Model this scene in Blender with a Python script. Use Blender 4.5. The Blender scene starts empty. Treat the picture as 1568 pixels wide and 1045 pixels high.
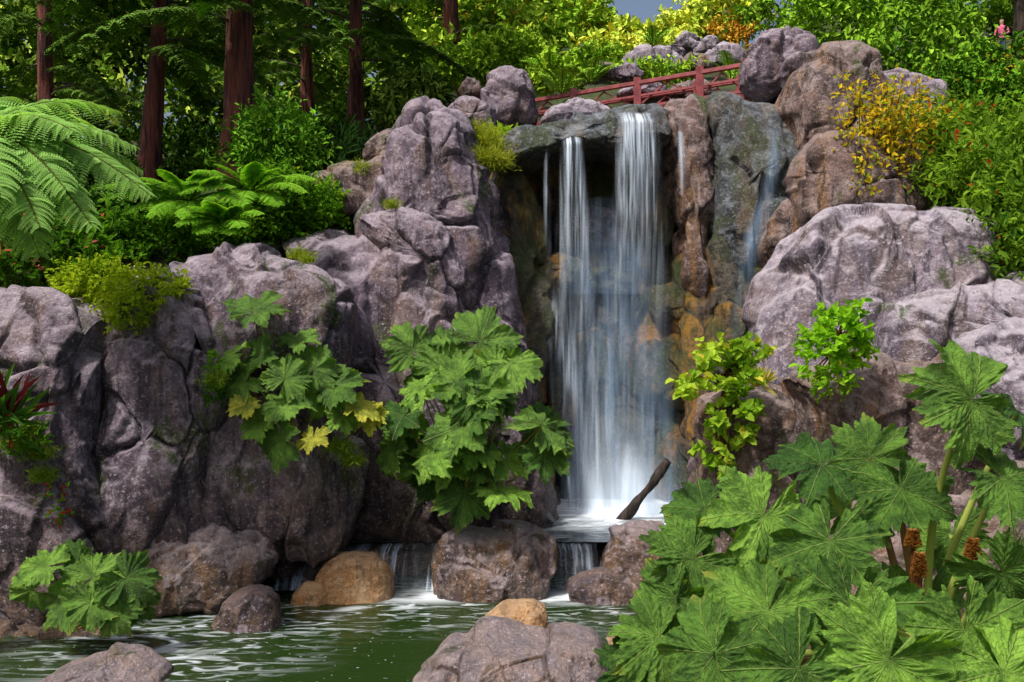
import bpy, math, random
import numpy as np
rng=np.random.default_rng(11)
# ---------------------------------------------------------------- survey helper
# measured bearings (a: across, b: down) + distance d from the path -> metres on site
F=1400.; CH=2.6
def P(a,b,d): return np.array([(a-784.)/F*d, d, CH+(522.5-b)/F*d])
SCALE=1.6
def nrm(v):
    v=np.asarray(v,float); return v/np.maximum(np.linalg.norm(v,axis=-1,keepdims=True),1e-9)
# ---------------------------------------------------------------- noise
def _h(ix,iy,iz,seed):
    h=(ix*374761393+iy*668265263+iz*1442695041+seed*974634777)&0xffffffff
    h=((h^(h>>13))*1274126177)&0xffffffff
    h=h^(h>>16)
    return (h&0xffff)/32767.5-1.
def vnoise(p,seed=0):
    p=np.asarray(p,float); f=np.floor(p); i=f.astype(np.int64); t=p-f; t=t*t*(3-2*t)
    x,y,z=i[...,0],i[...,1],i[...,2]; tx,ty,tz=t[...,0],t[...,1],t[...,2]
    def L(a,b,t): return a+(b-a)*t
    c=lambda a,b,d:_h(x+a,y+b,z+d,seed)
    return L(L(L(c(0,0,0),c(1,0,0),tx),L(c(0,1,0),c(1,1,0),tx),ty),
             L(L(c(0,0,1),c(1,0,1),tx),L(c(0,1,1),c(1,1,1),tx),ty),tz)
def fbm(p,o=4,seed=0):
    s=0;a=1.;q=np.asarray(p,float)
    for k in range(o):
        s=s+a*vnoise(q,seed+k*17); a*=.5; q=q*2.03+3.7
    return s
# ---------------------------------------------------------------- mesh plumbing
def mesh_obj(name,V,Fc,mats,C=None,UV=None,parent=None,smooth=True,midx=None):
    V=np.asarray(V,np.float32); Fc=np.asarray(Fc,np.int32)
    me=bpy.data.meshes.new(name)
    me.vertices.add(len(V)); me.vertices.foreach_set('co',V.ravel())
    m,k=Fc.shape
    me.loops.add(m*k); me.loops.foreach_set('vertex_index',Fc.ravel())
    me.polygons.add(m); me.polygons.foreach_set('loop_start',np.arange(0,m*k,k,dtype=np.int32))
    me.update(calc_edges=True)
    me.polygons.foreach_set('use_smooth',np.full(m,smooth))
    if C is not None:
        C=np.asarray(C,np.float32)
        if C.shape[1]==3: C=np.hstack([C,np.ones((len(C),1),np.float32)])
        a=me.color_attributes.new('Col','FLOAT_COLOR','POINT'); a.data.foreach_set('color',C.ravel())
    if UV is not None:
        a=me.attributes.new('luv','FLOAT_VECTOR','POINT'); a.data.foreach_set('vector',np.asarray(UV,np.float32).ravel())
    if not isinstance(mats,(list,tuple)): mats=[mats]
    for mt in mats: me.materials.append(mt)
    if midx is not None: me.polygons.foreach_set('material_index',np.asarray(midx,np.int32))
    me.validate()
    ob=bpy.data.objects.new(name,me); bpy.context.collection.objects.link(ob)
    if parent: ob.parent=parent
    return ob
def empty(name):
    e=bpy.data.objects.new(name,None); bpy.context.collection.objects.link(e); return e
class Acc:
    def __init__(s): s.V=[];s.F=[];s.C=[];s.U=[];s.n=0
    def add(s,V,Fc,C=None,U=None):
        V=np.asarray(V,float); s.V.append(V); s.F.append(np.asarray(Fc)+s.n)
        if C is None: C=np.ones((len(V),3))*.5
        C=np.asarray(C,float)
        if C.ndim==1: C=np.tile(C,(len(V),1))
        s.C.append(C); s.U.append(np.zeros((len(V),3)) if U is None else U); s.n+=len(V)
    def obj(s,name,mat,parent=None,smooth=True):
        return mesh_obj(name,np.vstack(s.V),np.vstack(s.F),mat,np.vstack(s.C),np.vstack(s.U),parent,smooth)
def tube(pts,rad,n=8,rough=0,seed=0):
    pts=np.asarray(pts,float); m=len(pts); rad=np.broadcast_to(np.asarray(rad,float),(m,))
    T=nrm(np.gradient(pts,axis=0)); ref=np.array([0.13,1.,.07]) if abs(T[0][1])<.9 else np.array([1.,0,0])
    A=nrm(np.cross(T,ref)); B=np.cross(T,A)
    th=np.linspace(0,2*math.pi,n,endpoint=False)
    V=pts[:,None]+rad[:,None,None]*(A[:,None]*np.cos(th)[None,:,None]+B[:,None]*np.sin(th)[None,:,None])
    if rough:
        dirn=nrm(V-pts[:,None]); q=V.copy(); q[...,2]*=.12; q=q*9
        V=V+dirn*(fbm(q,3,seed)*rough)[...,None]
    i=np.arange(m-1)[:,None]*n; j=np.arange(n)[None]; j2=(j+1)%n
    Fc=np.stack([i+j,i+j2,i+n+j2,i+n+j],-1).reshape(-1,4)
    return V.reshape(-1,3),Fc
def bez(a,b,c,n=10,d=None):
    t=np.linspace(0,1,n)[:,None]; a,b,c=map(np.asarray,(a,b,c))
    return (1-t)**2*a+2*t*(1-t)*b+t*t*c
def leaf6(acc,O,D,N,L,W,C,fold=.25):
    O=np.asarray(O,float); n=len(O); D=nrm(D); S=nrm(np.cross(D,N)); N=np.cross(S,D)
    L=np.broadcast_to(L,(n,))[:,None]; W=np.broadcast_to(W,(n,))[:,None]
    up=N*W*fold
    v=[O, O+D*L*.3+S*W*.5+up, O+D*L*.72+S*W*.38+up*.7, O+D*L-N*L*.08, O+D*L*.72-S*W*.38+up*.7, O+D*L*.3-S*W*.5+up]
    V=np.stack(v,1).reshape(-1,3); b=np.arange(n)[:,None]*6
    Fc=np.concatenate([b+np.array([0,1,2,3]),b+np.array([0,3,4,5])],0)
    acc.add(V,Fc,np.repeat(np.broadcast_to(C,(n,3)),6,axis=0))
# ---------------------------------------------------------------- node helpers
def new_mat(name):
    m=bpy.data.materials.new(name); m.use_nodes=True; m.node_tree.nodes.clear(); return m,m.node_tree
def nd(nt,t,ins=None,out=0,**props):
    n=nt.nodes.new('ShaderNode'+t)
    for k,v in props.items(): setattr(n,k,v)
    for k,v in (ins or {}).items():
        if isinstance(v,bpy.types.NodeSocket): nt.links.new(v,n.inputs[k])
        else:
            if isinstance(v,tuple) and len(v)==3 and n.inputs[k].type=='RGBA': v=(*v,1)
            n.inputs[k].default_value=v
    return n.outputs[out]
def mixc(nt,f,a,b,bl='MIX'):
    return nd(nt,'Mix',{0:f,6:a,7:b},2,data_type='RGBA',blend_type=bl)
def mth(nt,op,a,b=0.): return nd(nt,'Math',{0:a,1:b},operation=op)
def mr(nt,v,a,b,c=0.,d=1.): return nd(nt,'MapRange',{0:v,1:a,2:b,3:c,4:d},interpolation_type='SMOOTHSTEP')
def noise(nt,vec,s,det=4,ro=.55,dist=0.): return nd(nt,'TexNoise',{'Vector':vec,'Scale':s,'Detail':float(min(det,6)),'Roughness':ro,'Distortion':dist})
def mapv(nt,vec,sc): return nd(nt,'Mapping',{'Vector':vec,'Scale':sc})
def outp(nt,sh): nd_=nt.nodes.new('ShaderNodeOutputMaterial'); nt.links.new(sh,nd_.inputs[0])
def bsdf(nt,**k): return nd(nt,'BsdfPrincipled',{a.replace('_',' '):v for a,v in k.items()})
def rock_mat(name,dark,mid,light,stain=(.22,.11,.04),stain_amt=.35,moss=.0,rough=.75,top=.5,wet=1.,spec=.3,mosscol=(.07,.11,.015),bump=1.,vc=.6):
    m,nt=new_mat(name); o=nd(nt,'TexCoord',out=3); geo=nt.nodes.new('ShaderNodeNewGeometry')
    n1=noise(nt,o,.8,3,.6,.4); c=mixc(nt,mr(nt,n1,.38,.6),dark,mid)
    n2=noise(nt,o,4.5,6,.78,.3); c=mixc(nt,mth(nt,'MULTIPLY',mr(nt,n2,.46,.66),.75),c,light)
    st=noise(nt,mapv(nt,o,(2.2,2.2,.5)),.9,5,.7,.6)
    c=mixc(nt,mth(nt,'MULTIPLY',mr(nt,st,.47,.62),stain_amt),c,stain)
    st2=noise(nt,mapv(nt,o,(4.5,4.5,.35)),1.3,3,.6)
    c=mixc(nt,mth(nt,'MULTIPLY',mr(nt,st2,.5,.64),.72),c,tuple(x*.4 for x in dark))
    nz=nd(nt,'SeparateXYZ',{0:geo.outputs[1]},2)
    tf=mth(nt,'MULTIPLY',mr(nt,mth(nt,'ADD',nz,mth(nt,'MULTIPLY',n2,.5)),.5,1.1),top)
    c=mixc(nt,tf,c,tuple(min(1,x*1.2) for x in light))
    if moss>0:
        mn=noise(nt,mapv(nt,o,(1,1,.6)),1.6,5,.7,.5)
        c=mixc(nt,mr(nt,mn,.62-.2*moss,.70-.12*moss,0,.85),c,mosscol)
    z=nd(nt,'SeparateXYZ',{0:o},2)
    wz=mth(nt,'ADD',z,mth(nt,'MULTIPLY',n1,-2.))
    c=mixc(nt,mr(nt,wz,-1.3,.7,wet*.75,0.),c,mixc(nt,mr(nt,n2,.42,.6),(.03,.023,.016),(.18,.10,.035)))
    warp=nd(nt,'VectorMath',{0:o,1:nd(nt,'VectorMath',{0:nd(nt,'TexNoise',{'Vector':o,'Scale':1.1,'Detail':3.},1),1:(2.6,2.6,2.6)},operation='MULTIPLY')},operation='ADD')
    vor=nd(nt,'TexVoronoi',{'Vector':warp,'Scale':.6},feature='DISTANCE_TO_EDGE')
    cr=mth(nt,'MULTIPLY',mr(nt,vor,.0,.011,vc,0.),mr(nt,st,.46,.54))
    at=nd(nt,'SeparateColor',{0:nd(nt,'Attribute',attribute_name='Col')},0)
    crk=mth(nt,'MAXIMUM',cr,at)
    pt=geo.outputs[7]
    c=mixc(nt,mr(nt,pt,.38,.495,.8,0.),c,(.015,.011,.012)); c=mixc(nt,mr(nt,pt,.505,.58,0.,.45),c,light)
    c=mixc(nt,mth(nt,'MULTIPLY',crk,.85),c,(.010,.008,.009))
    sp=noise(nt,o,26.,3,.75)
    c=mixc(nt,mr(nt,sp,.56,.66,0.,.6),c,tuple(min(1,x*1.15) for x in light)); c=mixc(nt,mr(nt,sp,.42,.30,0.,.7),c,tuple(x*.5 for x in dark))
    hgt=mth(nt,'ADD',noise(nt,o,7.,6,.78,.2),mth(nt,'MULTIPLY',sp,.12))
    bp=nd(nt,'Bump',{'Strength':1.*bump,'Distance':.26,'Height':hgt})
    rr=mth(nt,'ADD',rough-.15,mth(nt,'MULTIPLY',n2,.3))
    rr=mth(nt,'SUBTRACT',rr,mr(nt,wz,-1.3,.6,.3,0.))
    outp(nt,bsdf(nt,Base_Color=c,Roughness=rr,Specular_IOR_Level=spec,Normal=bp)); return m
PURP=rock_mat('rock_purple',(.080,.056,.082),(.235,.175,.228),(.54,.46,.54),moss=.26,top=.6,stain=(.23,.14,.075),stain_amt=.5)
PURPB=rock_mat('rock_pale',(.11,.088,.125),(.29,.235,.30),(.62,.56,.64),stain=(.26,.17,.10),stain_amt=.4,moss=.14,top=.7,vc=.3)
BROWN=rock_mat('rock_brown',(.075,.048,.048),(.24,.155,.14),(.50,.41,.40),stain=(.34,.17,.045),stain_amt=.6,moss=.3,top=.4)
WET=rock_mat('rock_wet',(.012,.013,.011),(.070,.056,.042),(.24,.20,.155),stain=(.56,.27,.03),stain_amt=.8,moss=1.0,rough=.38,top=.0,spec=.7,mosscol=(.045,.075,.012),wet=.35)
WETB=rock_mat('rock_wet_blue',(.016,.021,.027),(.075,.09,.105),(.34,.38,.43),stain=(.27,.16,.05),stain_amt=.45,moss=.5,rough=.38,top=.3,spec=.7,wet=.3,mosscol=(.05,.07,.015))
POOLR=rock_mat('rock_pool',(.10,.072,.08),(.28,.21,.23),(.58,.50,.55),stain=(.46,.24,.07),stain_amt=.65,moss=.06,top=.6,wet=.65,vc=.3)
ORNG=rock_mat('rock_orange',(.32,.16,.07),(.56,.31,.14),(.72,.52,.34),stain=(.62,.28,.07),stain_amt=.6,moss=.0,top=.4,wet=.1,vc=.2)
def leaf_mat(name,rough=.5,trans=.38):
    m,nt=new_mat(name); a=nd(nt,'Attribute',attribute_name='Col')
    b=nd(nt,'BsdfDiffuse',{0:a})
    if trans<=0: outp(nt,b); return m
    t=nd(nt,'BsdfTranslucent',{0:mixc(nt,1.,a,(1.6,1.6,.6),'MULTIPLY')})
    outp(nt,nd(nt,'MixShader',{0:trans,1:b,2:t})); return m
LEAF=leaf_mat('leaf'); FARLEAF=leaf_mat('distant_leaf',trans=0)
def plain(name,c,rough=.6,nz=0,bs=20.):
    m,nt=new_mat(name); o=nd(nt,'TexCoord',out=3); n=noise(nt,o,bs,5,.6)
    cc=mixc(nt,mr(nt,n,.3,.7),tuple(x*.6 for x in c),tuple(min(1,x*1.3) for x in c))
    outp(nt,bsdf(nt,Base_Color=cc,Roughness=rough,Normal=nd(nt,'Bump',{'Strength':.4,'Distance':.02,'Height':n}))); return m
def bark_mat(name,a,b):
    m,nt=new_mat(name); o=nd(nt,'TexCoord',out=3)
    n=noise(nt,mapv(nt,o,(9,9,.9)),1.6,6,.65,.5); n2=noise(nt,o,1.2,4)
    c=mixc(nt,mr(nt,n,.38,.62),a,b); c=mixc(nt,mr(nt,n2,.4,.7,0,.5),c,tuple(x*.5 for x in b))
    outp(nt,bsdf(nt,Base_Color=c,Roughness=.9,Normal=nd(nt,'Bump',{'Strength':1.,'Distance':.12,'Height':n}))); return m
BARK=bark_mat('redwood_bark',(.02,.008,.007),(.21,.055,.038)); BARK2=bark_mat('grey_bark',(.03,.02,.015),(.14,.1,.08))
STEM=leaf_mat('stem',.5,0)
def gun_mat():
    m,nt=new_mat('gunnera_leaf'); a=nd(nt,'Attribute',attribute_name='Col')
    s=nt.nodes.new('ShaderNodeSeparateXYZ'); nt.links.new(nd(nt,'Attribute',out=1,attribute_name='luv'),s.inputs[0])
    t,r=s.outputs[0],s.outputs[1]; at=mth(nt,'ABSOLUTE',t)
    w=mth(nt,'MULTIPLY',at,mth(nt,'ADD',r,.05)); mv=mr(nt,w,.008,.03,1.,0.)
    ph=mth(nt,'SUBTRACT',mth(nt,'MULTIPLY',r,6.),mth(nt,'MULTIPLY',at,2.4))
    fr=mth(nt,'ABSOLUTE',mth(nt,'SUBTRACT',mth(nt,'FRACT',ph),.5)); sv=mr(nt,fr,.0,.08,1.,0.)
    o=nd(nt,'TexCoord',out=3); n=noise(nt,o,6.,5,.7)
    v=mth(nt,'MAXIMUM',mv,mth(nt,'MULTIPLY',sv,mth(nt,'MULTIPLY',n,.8)))
    c=mixc(nt,.8,a,mixc(nt,mr(nt,n,.35,.65),(.45,.5,.4),(1.7,1.5,1.5)),'MULTIPLY')
    c=mixc(nt,mth(nt,'MULTIPLY',v,.45),c,(.34,.44,.11))
    c=mixc(nt,mth(nt,'MULTIPLY',mr(nt,r,.7,1.),mr(nt,n,.48,.6,0.,.6)),c,(.38,.30,.05))
    h=mth(nt,'SUBTRACT',mth(nt,'MULTIPLY',noise(nt,o,20.,5,.72),1.7),mth(nt,'MULTIPLY',v,.6))
    bp=nd(nt,'Bump',{'Strength':.9,'Distance':.055,'Height':h})
    b=bsdf(nt,Base_Color=c,Roughness=.42,Specular_IOR_Level=.4,Normal=bp)
    tr=nd(nt,'BsdfTranslucent',{0:mixc(nt,1.,c,(1.6,1.6,.5),'MULTIPLY'),'Normal':bp})
    outp(nt,nd(nt,'MixShader',{0:.26,1:b,2:tr})); return m
GUN=gun_mat()
# ---------------------------------------------------------------- rocks
RS=[100]
def rock(name,pts,d,T=.8,Tb=None,lean=.12,e=.72,mat=PURP,parent=None,cells=None,amp=.8,step=3.0,crack=.055,bias=-.02,f2=.8):
    RS[0]+=1; seed=RS[0]; r=np.random.default_rng(seed)
    q=np.array(pts,float); n=len(q); Tb=Tb or T*1.2
    out=[]
    for i in range(n):
        a,b,c,dd=q[i-1],q[i],q[(i+1)%n],q[(i+2)%n]
        for t in np.linspace(0,1,12,endpoint=False):
            cr=.5*((2*b)+(c-a)*t+(2*a-5*b+4*c-dd)*t*t+(3*b-a-3*c+dd)*t**3)
            out.append(cr*.5+(b+(c-b)*t)*.5)
    o=np.array(out); seg=np.linalg.norm(np.diff(np.vstack([o,o[:1]]),axis=0),axis=1); cum=np.concatenate([[0],np.cumsum(seg)])
    na=int(np.clip(cum[-1]/step,60,520)); tt=np.linspace(0,cum[-1],na,endpoint=False)
    oo=np.vstack([o,o[:1]]); o=np.stack([np.interp(tt,cum,oo[:,k]) for k in (0,1)],1)
    c=o.mean(0); rad=np.linalg.norm(o-c,axis=1).mean()
    nf=int(np.clip(rad/step*1.4,18,150)); nb=max(8,nf//3)
    phi=np.concatenate([np.linspace(.0,math.pi/2,nf,endpoint=False),np.linspace(math.pi/2,math.pi,nb)])
    s=np.maximum(np.sin(phi),0)**e; s[0]=s[-1]=1e-4
    fl=np.abs(np.cos(phi))**e
    yo=np.where(phi<math.pi/2,-T,Tb)*fl
    k=d/F; X=(c[0]-784)*k+(o[:,0]-c[0])[None]*k*s[:,None]; Z=CH+((522.5-c[1])-(o[:,1]-c[1])[None]*s[:,None])*k
    zc=CH+(522.5-c[1])*k; Y=d+yo[:,None]+lean*(Z-zc)
    V=np.stack([X,Y+0*X,Z],-1); R=rad*k
    du=np.roll(V,-1,1)-np.roll(V,1,1); dv=np.gradient(V,axis=0); N=nrm(np.cross(dv,du))
    if np.sum(N[nf//2,:,1])>0: N=-N
    N[:2]=[0,-1,0]; N[-2:]=[0,1,0]
    so=r.uniform(0,90,3)
    big=fbm(V/R*1.2+so,3,seed)*.065*R*(.5+.5*amp)+bias*R
    V2=V+N*big[...,None]
    warp=np.stack([fbm(V2*1.1/max(R,.3)+j*9.1,4,seed+j) for j in range(3)],-1)
    w3=np.array([1.,.8,.58]); bb0,bb1=V.min((0,1)),V.max((0,1))
    def vor(cn,wp):
        seeds=r.uniform(bb0,bb1,(cn,3)); seeds[:,1]=r.uniform(bb0[1]-.1,bb0[1]+.7*(bb1[1]-bb0[1]),cn); pw=V2+warp*wp*R
        D=np.stack([(((pw-sd)*w3)**2).sum(-1) for sd in seeds],-1); idx=np.argpartition(D,1,axis=-1)[...,:2]
        D2=np.sqrt(np.take_along_axis(D,idx,-1)); sw=D2[...,0]>D2[...,1]; i1=np.where(sw,idx[...,1],idx[...,0])
        return seeds,i1,np.abs(D2[...,1]-D2[...,0])
    cn=cells or int(np.clip(8+R*9,8,26))
    seeds,i1,g=vor(cn,.16); off=r.uniform(-1,1,cn)*.05*R; tilt=r.normal(0,.16,(cn,3))
    fac=off[i1]+((V2-seeds[i1])*tilt[i1]).sum(-1); fac=np.clip(fac,-.14*R,.07*R); ed=np.clip(g/(.055*R+.015),0,1); ed=ed*ed*(3-2*ed)
    fac=fac*(.3+.7*ed)
    s2,i2,g2=vor(cn*3,.10); off2=r.uniform(-1,1,cn*3)*.022*R; tl2=r.normal(0,.12,(cn*3,3)); fac2=np.clip(off2[i2]+((V2-s2[i2])*tl2[i2]).sum(-1),-.06*R,.04*R)*np.clip(g2/(.03*R+.01),0,1)
    cmask=np.clip(.5+vnoise(V2*1.3+so,seed+5)*1.5,0,1); cm2=np.clip(-.05+vnoise(V2*1.1+so+5,seed+6)*1.8,0,1)
    cw=.012+.012*R; groove=np.exp(-(g/cw)**2)*cmask; gr2=np.exp(-(g2/(cw*.6))**2)*cm2
    ridg=np.abs(vnoise(V2*2.4+so,seed+8))+.5*np.abs(vnoise(V2*5.1+so,seed+9)); 
    fine=fbm(V2*4.2+so,4,seed+3)*.015-(np.exp(-(ridg/.13)**2))*.022+fbm(V2*14+so,2,seed+4)*.005
    disp=(fac*amp+fac2*f2-groove*crack*(.6+R)-gr2*crack*.5+fine*min(1.,R*2+.3))
    V3=V2+N*disp[...,None]
    V3[0]=V3[1].mean(0); V3[-1]=V3[-2].mean(0)
    m=len(phi); i=np.arange(m-1)[:,None]*na; j=np.arange(na)[None]; j2=(j+1)%na
    Fc=np.stack([i+j,i+na+j,i+na+j2,i+j2],-1).reshape(-1,4)
    C=np.zeros((m*na,3)); C[:,0]=np.clip(np.exp(-(g/(cw*.6))**2)*cmask+.6*gr2,0,1).ravel()
    return mesh_obj(name,V3.reshape(-1,3),Fc,mat,C,None,parent)
LC=empty('rock_cliff')
rock('west_buttress',[(-90,455),(-20,438),(50,434),(130,447),(178,480),(190,560),(188,660),(205,760),(235,860),(250,960),(120,1010),(-90,1010),(-110,700)],10.4,T=.95,lean=.1,e=.6,parent=LC,mat=PURP)
rock('west_cleft',[(178,430),(230,412),(290,420),(330,470),(345,560),(345,680),(350,800),(330,900),(220,930),(160,800),(165,560)],10.75,T=.75,e=.6,parent=LC,mat=PURP)
rock('pillow_dome',[(245,410),(285,378),(350,369),(420,380),(480,408),(525,450),(540,540),(550,650),(555,760),(540,850),(420,880),(320,890),(300,760),(310,600),(300,470)],11.3,T=.95,lean=.15,e=.62,parent=LC,mat=PURP)
rock('foot_slab',[(190,830),(260,790),(340,800),(400,822),(425,850),(410,880),(390,905),(350,930),(260,945),(190,950)],10.3,T=.5,lean=.3,parent=LC,mat=POOLR)
rock('foot_slab_b',[(360,810),(420,800),(470,808),(480,825),(440,842),(410,870),(370,860)],11.4,T=.4,lean=.3,parent=LC,mat=POOLR)
rock('mid_dome',[(425,372),(490,338),(560,338),(640,372),(690,425),(720,500),(735,600),(745,700),(735,820),(640,830),(540,825),(520,700),(510,560),(480,450)],12.6,T=.85,lean=.2,e=.62,parent=LC,mat=PURP)
rock('mid_saddle',[(545,332),(590,318),(650,330),(700,370),(720,440),(690,480),(620,420),(560,370)],12.7,T=.6,parent=LC,mat=PURP)
rock('spire',[(598,200),(630,162),(665,150),(700,165),(722,200),(742,255),(768,310),(776,380),(772,450),(720,520),(640,500),(580,420),(545,340),(572,290),(590,240)],13.4,T=.9,lean=.12,e=.68,parent=LC,mat=PURP,amp=1.)
rock('spire_foot',[(640,400),(720,350),(772,400),(790,470),(806,560),(826,660),(842,740),(846,830),(760,850),(650,840),(640,600)],13.2,T=.9,lean=.1,e=.65,parent=LC,mat=PURP)
rock('rear_ledge',[(480,275),(520,258),(560,252),(605,235),(630,290),(600,345),(540,350),(500,320)],13.9,T=.7,parent=LC,mat=BROWN)
rock('rear_knob',[(558,225),(580,205),(605,200),(620,240),(590,260),(560,250)],14.4,T=.4,parent=LC,mat=BROWN)
rock('low_block',[(538,735),(560,715),(620,708),(665,712),(690,740),(695,800),(690,850),(560,850),(536,800)],12.5,T=.4,e=.5,parent=LC,mat=POOLR,cells=7)
rock('low_block_b',[(690,740),(760,700),(830,730),(846,790),(820,830),(700,840)],12.9,T=.5,parent=LC,mat=WETB)
WC=empty('waterfall_cliff')
rock('back_wall',[(700,230),(800,200),(1000,190),(1150,200),(1260,400),(1240,700),(1150,900),(900,900),(780,860),(700,700)],16.6,T=1.1,lean=.03,e=.5,parent=WC,mat=WET,cells=22,amp=1.)
rock('left_return',[(752,255),(790,245),(820,300),(838,380),(842,480),(838,600),(850,700),(858,830),(800,830),(780,700),(768,500),(760,350)],14.6,T=.7,e=.6,parent=WC,mat=WET,cells=14,amp=1.)
rock('lip',[(752,232),(790,204),(850,190),(930,180),(1000,168),(1022,180),(1024,222),(960,240),(860,243),(800,262),(760,262)],15.0,T=.95,e=.55,lean=.5,parent=WC,mat=WETB,crack=.03)
rock('mid_bulge',[(835,400),(900,372),(990,380),(1050,430),(1075,520),(1070,640),(1060,760),(1050,850),(900,850),(850,800),(838,640),(825,500)],15.5,T=.75,e=.6,lean=.14,parent=WC,mat=WET,cells=16,amp=1.)
rock('rust_ledge',[(990,440),(1040,428),(1085,440),(1090,480),(1050,500),(1000,490)],15.0,T=.5,parent=WC,mat=WET)
for k,(u,v,w_,h_,d) in enumerate([(855,415,40,26,14.9),(925,430,50,24,15.1),(840,500,30,40,14.7),(905,560,40,60,15.),(985,560,46,50,15.0),(1040,570,36,60,14.9),(860,640,30,60,14.7),(950,680,50,60,15.),(1030,700,40,60,14.8),(815,360,26,50,14.9),(1000,330,30,50,15.6),(900,350,60,40,15.6)]):
    rock('alcove_block_%d'%k,[(u-w_,v),(u-w_*.7,v-h_*.8),(u,v-h_),(u+w_*.8,v-h_*.7),(u+w_,v+.2*h_),(u+w_*.6,v+h_),(u-w_*.6,v+h_*.9)],d,T=.4,e=.6,parent=WC,mat=(BROWN if k==11 else WET),amp=1.,cells=6)
rock('east_pier',[(1008,160),(1045,148),(1080,158),(1090,230),(1088,330),(1080,420),(1070,480),(1040,440),(1028,330),(1018,230)],14.9,T=.6,e=.6,parent=WC,mat=BROWN,cells=12)
rock('east_pier_foot',[(1030,400),(1085,380),(1100,480),(1095,600),(1090,720),(1085,830),(1040,830),(1035,700),(1045,560)],14.7,T=.6,e=.6,parent=WC,mat=WET,amp=1.)
rock('trickle_block',[(1072,160),(1130,148),(1190,145),(1215,165),(1222,235),(1205,300),(1200,400),(1100,420),(1078,300)],14.9,T=.8,e=.5,parent=WC,mat=WETB,cells=12,amp=.9)
rock('trickle_foot',[(1082,340),(1150,325),(1200,330),(1215,430),(1200,500),(1180,560),(1150,700),(1090,700),(1078,500)],14.7,T=.8,e=.55,parent=WC,mat=WET,cells=14,amp=1.)
rock('crest_stone',[(826,192),(845,168),(885,153),(920,166),(940,190),(900,200),(850,204)],16.0,T=.6,parent=WC,mat=PURPB,step=2.6)
RC=empty('rock_cliff')
rock('tall_column',[(1206,150),(1222,95),(1258,66),(1310,64),(1345,90),(1352,180),(1350,280),(1320,360),(1250,380),(1200,440),(1172,380),(1190,320),(1222,270),(1218,200)],13.9,T=.8,e=.62,lean=.1,parent=RC,mat=BROWN,cells=16,amp=1.)
rock('column_shelf',[(1215,265),(1260,205),(1330,200),(1400,230),(1420,330),(1330,360),(1230,350)],13.2,T=.7,parent=RC,mat=BROWN,amp=1.)
rock('rear_column',[(1300,120),(1380,105),(1440,130),(1460,230),(1440,330),(1340,330),(1300,230)],14.3,T=.6,parent=RC,mat=PURP)
rock('cap_stone',[(1133,130),(1140,85),(1165,55),(1200,46),(1245,62),(1250,110),(1220,150),(1170,158)],15.2,T=.7,parent=RC,mat=PURP,step=2.8,amp=1.)
rock('great_dome',[(1168,480),(1185,415),(1230,352),(1290,328),(1370,316),(1450,312),(1502,330),(1520,400),(1540,480),(1500,590),(1380,620),(1250,640),(1170,620),(1160,550)],11.4,T=1.0,lean=.15,e=.55,parent=RC,mat=PURPB,cells=18,amp=1.)
rock('dome_shoulder',[(1330,470),(1400,436),(1490,422),(1580,425),(1680,450),(1690,600),(1500,620),(1340,600)],10.7,T=.9,lean=.2,e=.55,parent=RC,mat=PURPB,amp=1.)
rock('dome_foot',[(1150,590),(1170,500),(1230,520),(1260,620),(1230,740),(1150,830),(1080,850),(1050,760),(1080,660)],11.6,T=.8,parent=RC,mat=PURP)
rock('planter_block',[(1070,610),(1100,592),(1160,588),(1215,600),(1235,680),(1220,760),(1160,860),(1075,860),(1066,720)],10.2,T=.6,e=.55,parent=RC,mat=BROWN,cells=9)
rock('red_ledge',[(1200,575),(1260,552),(1340,546),(1430,545),(1500,580),(1520,700),(1450,860),(1250,880),(1210,760),(1215,660)],9.9,T=.8,e=.55,parent=RC,mat=BROWN,cells=14)
rock('edge_boulder',[(1462,560),(1490,512),(1540,492),(1620,490),(1680,560),(1670,700),(1560,740),(1480,660)],8.4,T=.6,lean=.2,parent=RC,mat=PURPB)
rock('bank_rock',[(1180,850),(1300,780),(1450,740),(1700,700),(1750,900),(1700,1100),(1250,1100),(1100,1050),(1080,920)],7.6,T=.6,lean=.3,parent=RC,mat=BROWN)
rock('boulder',[(736,165),(740,125),(775,102),(806,108),(820,140),(818,190),(790,205),(745,200)],16.2,T=.55,mat=PURP,step=2.6)
rock('boulder',[(685,175),(705,152),(735,150),(760,170),(755,215),(720,215),(690,200)],15.6,T=.45,mat=PURP,step=2.6)
rock('boulder',[(700,140),(715,118),(735,125),(738,150),(712,158)],17,T=.3,mat=BROWN,step=2.6)
rock('boulder',[(668,860),(676,828),(715,808),(770,800),(815,804),(848,826),(852,870),(848,930),(805,945),(710,942),(674,915)],10.9,T=.5,lean=.2,mat=POOLR,e=.66,step=2.2,cells=8,amp=.8)
rock('boulder',[(482,885),(503,854),(540,846),(577,851),(600,880),(600,930),(545,945),(490,935)],10.6,T=.3,lean=.2,mat=ORNG,step=2.4,cells=4,amp=.3,f2=.2)
rock('boulder',[(448,910),(465,892),(495,895),(510,920),(500,945),(450,940)],10.4,T=.2,mat=ORNG,step=2.6,cells=4,amp=.3)
rock('boulder',[(918,850),(938,816),(990,803),(1040,812),(1060,860),(1060,940),(970,945),(922,920)],10.8,T=.4,lean=.2,mat=POOLR,step=2.2,cells=6,amp=.7)
rock('boulder',[(868,896),(890,878),(930,872),(965,892),(968,940),(900,945),(872,930)],10.5,T=.25,lean=.2,mat=PURP,step=2.4,cells=5,amp=.4)
rock('boulder',[(326,955),(345,918),(380,902),(412,910),(430,942),(432,990),(328,990)],9.5,T=.25,lean=.3,mat=PURP,step=2.2,cells=4,amp=.6)
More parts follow.
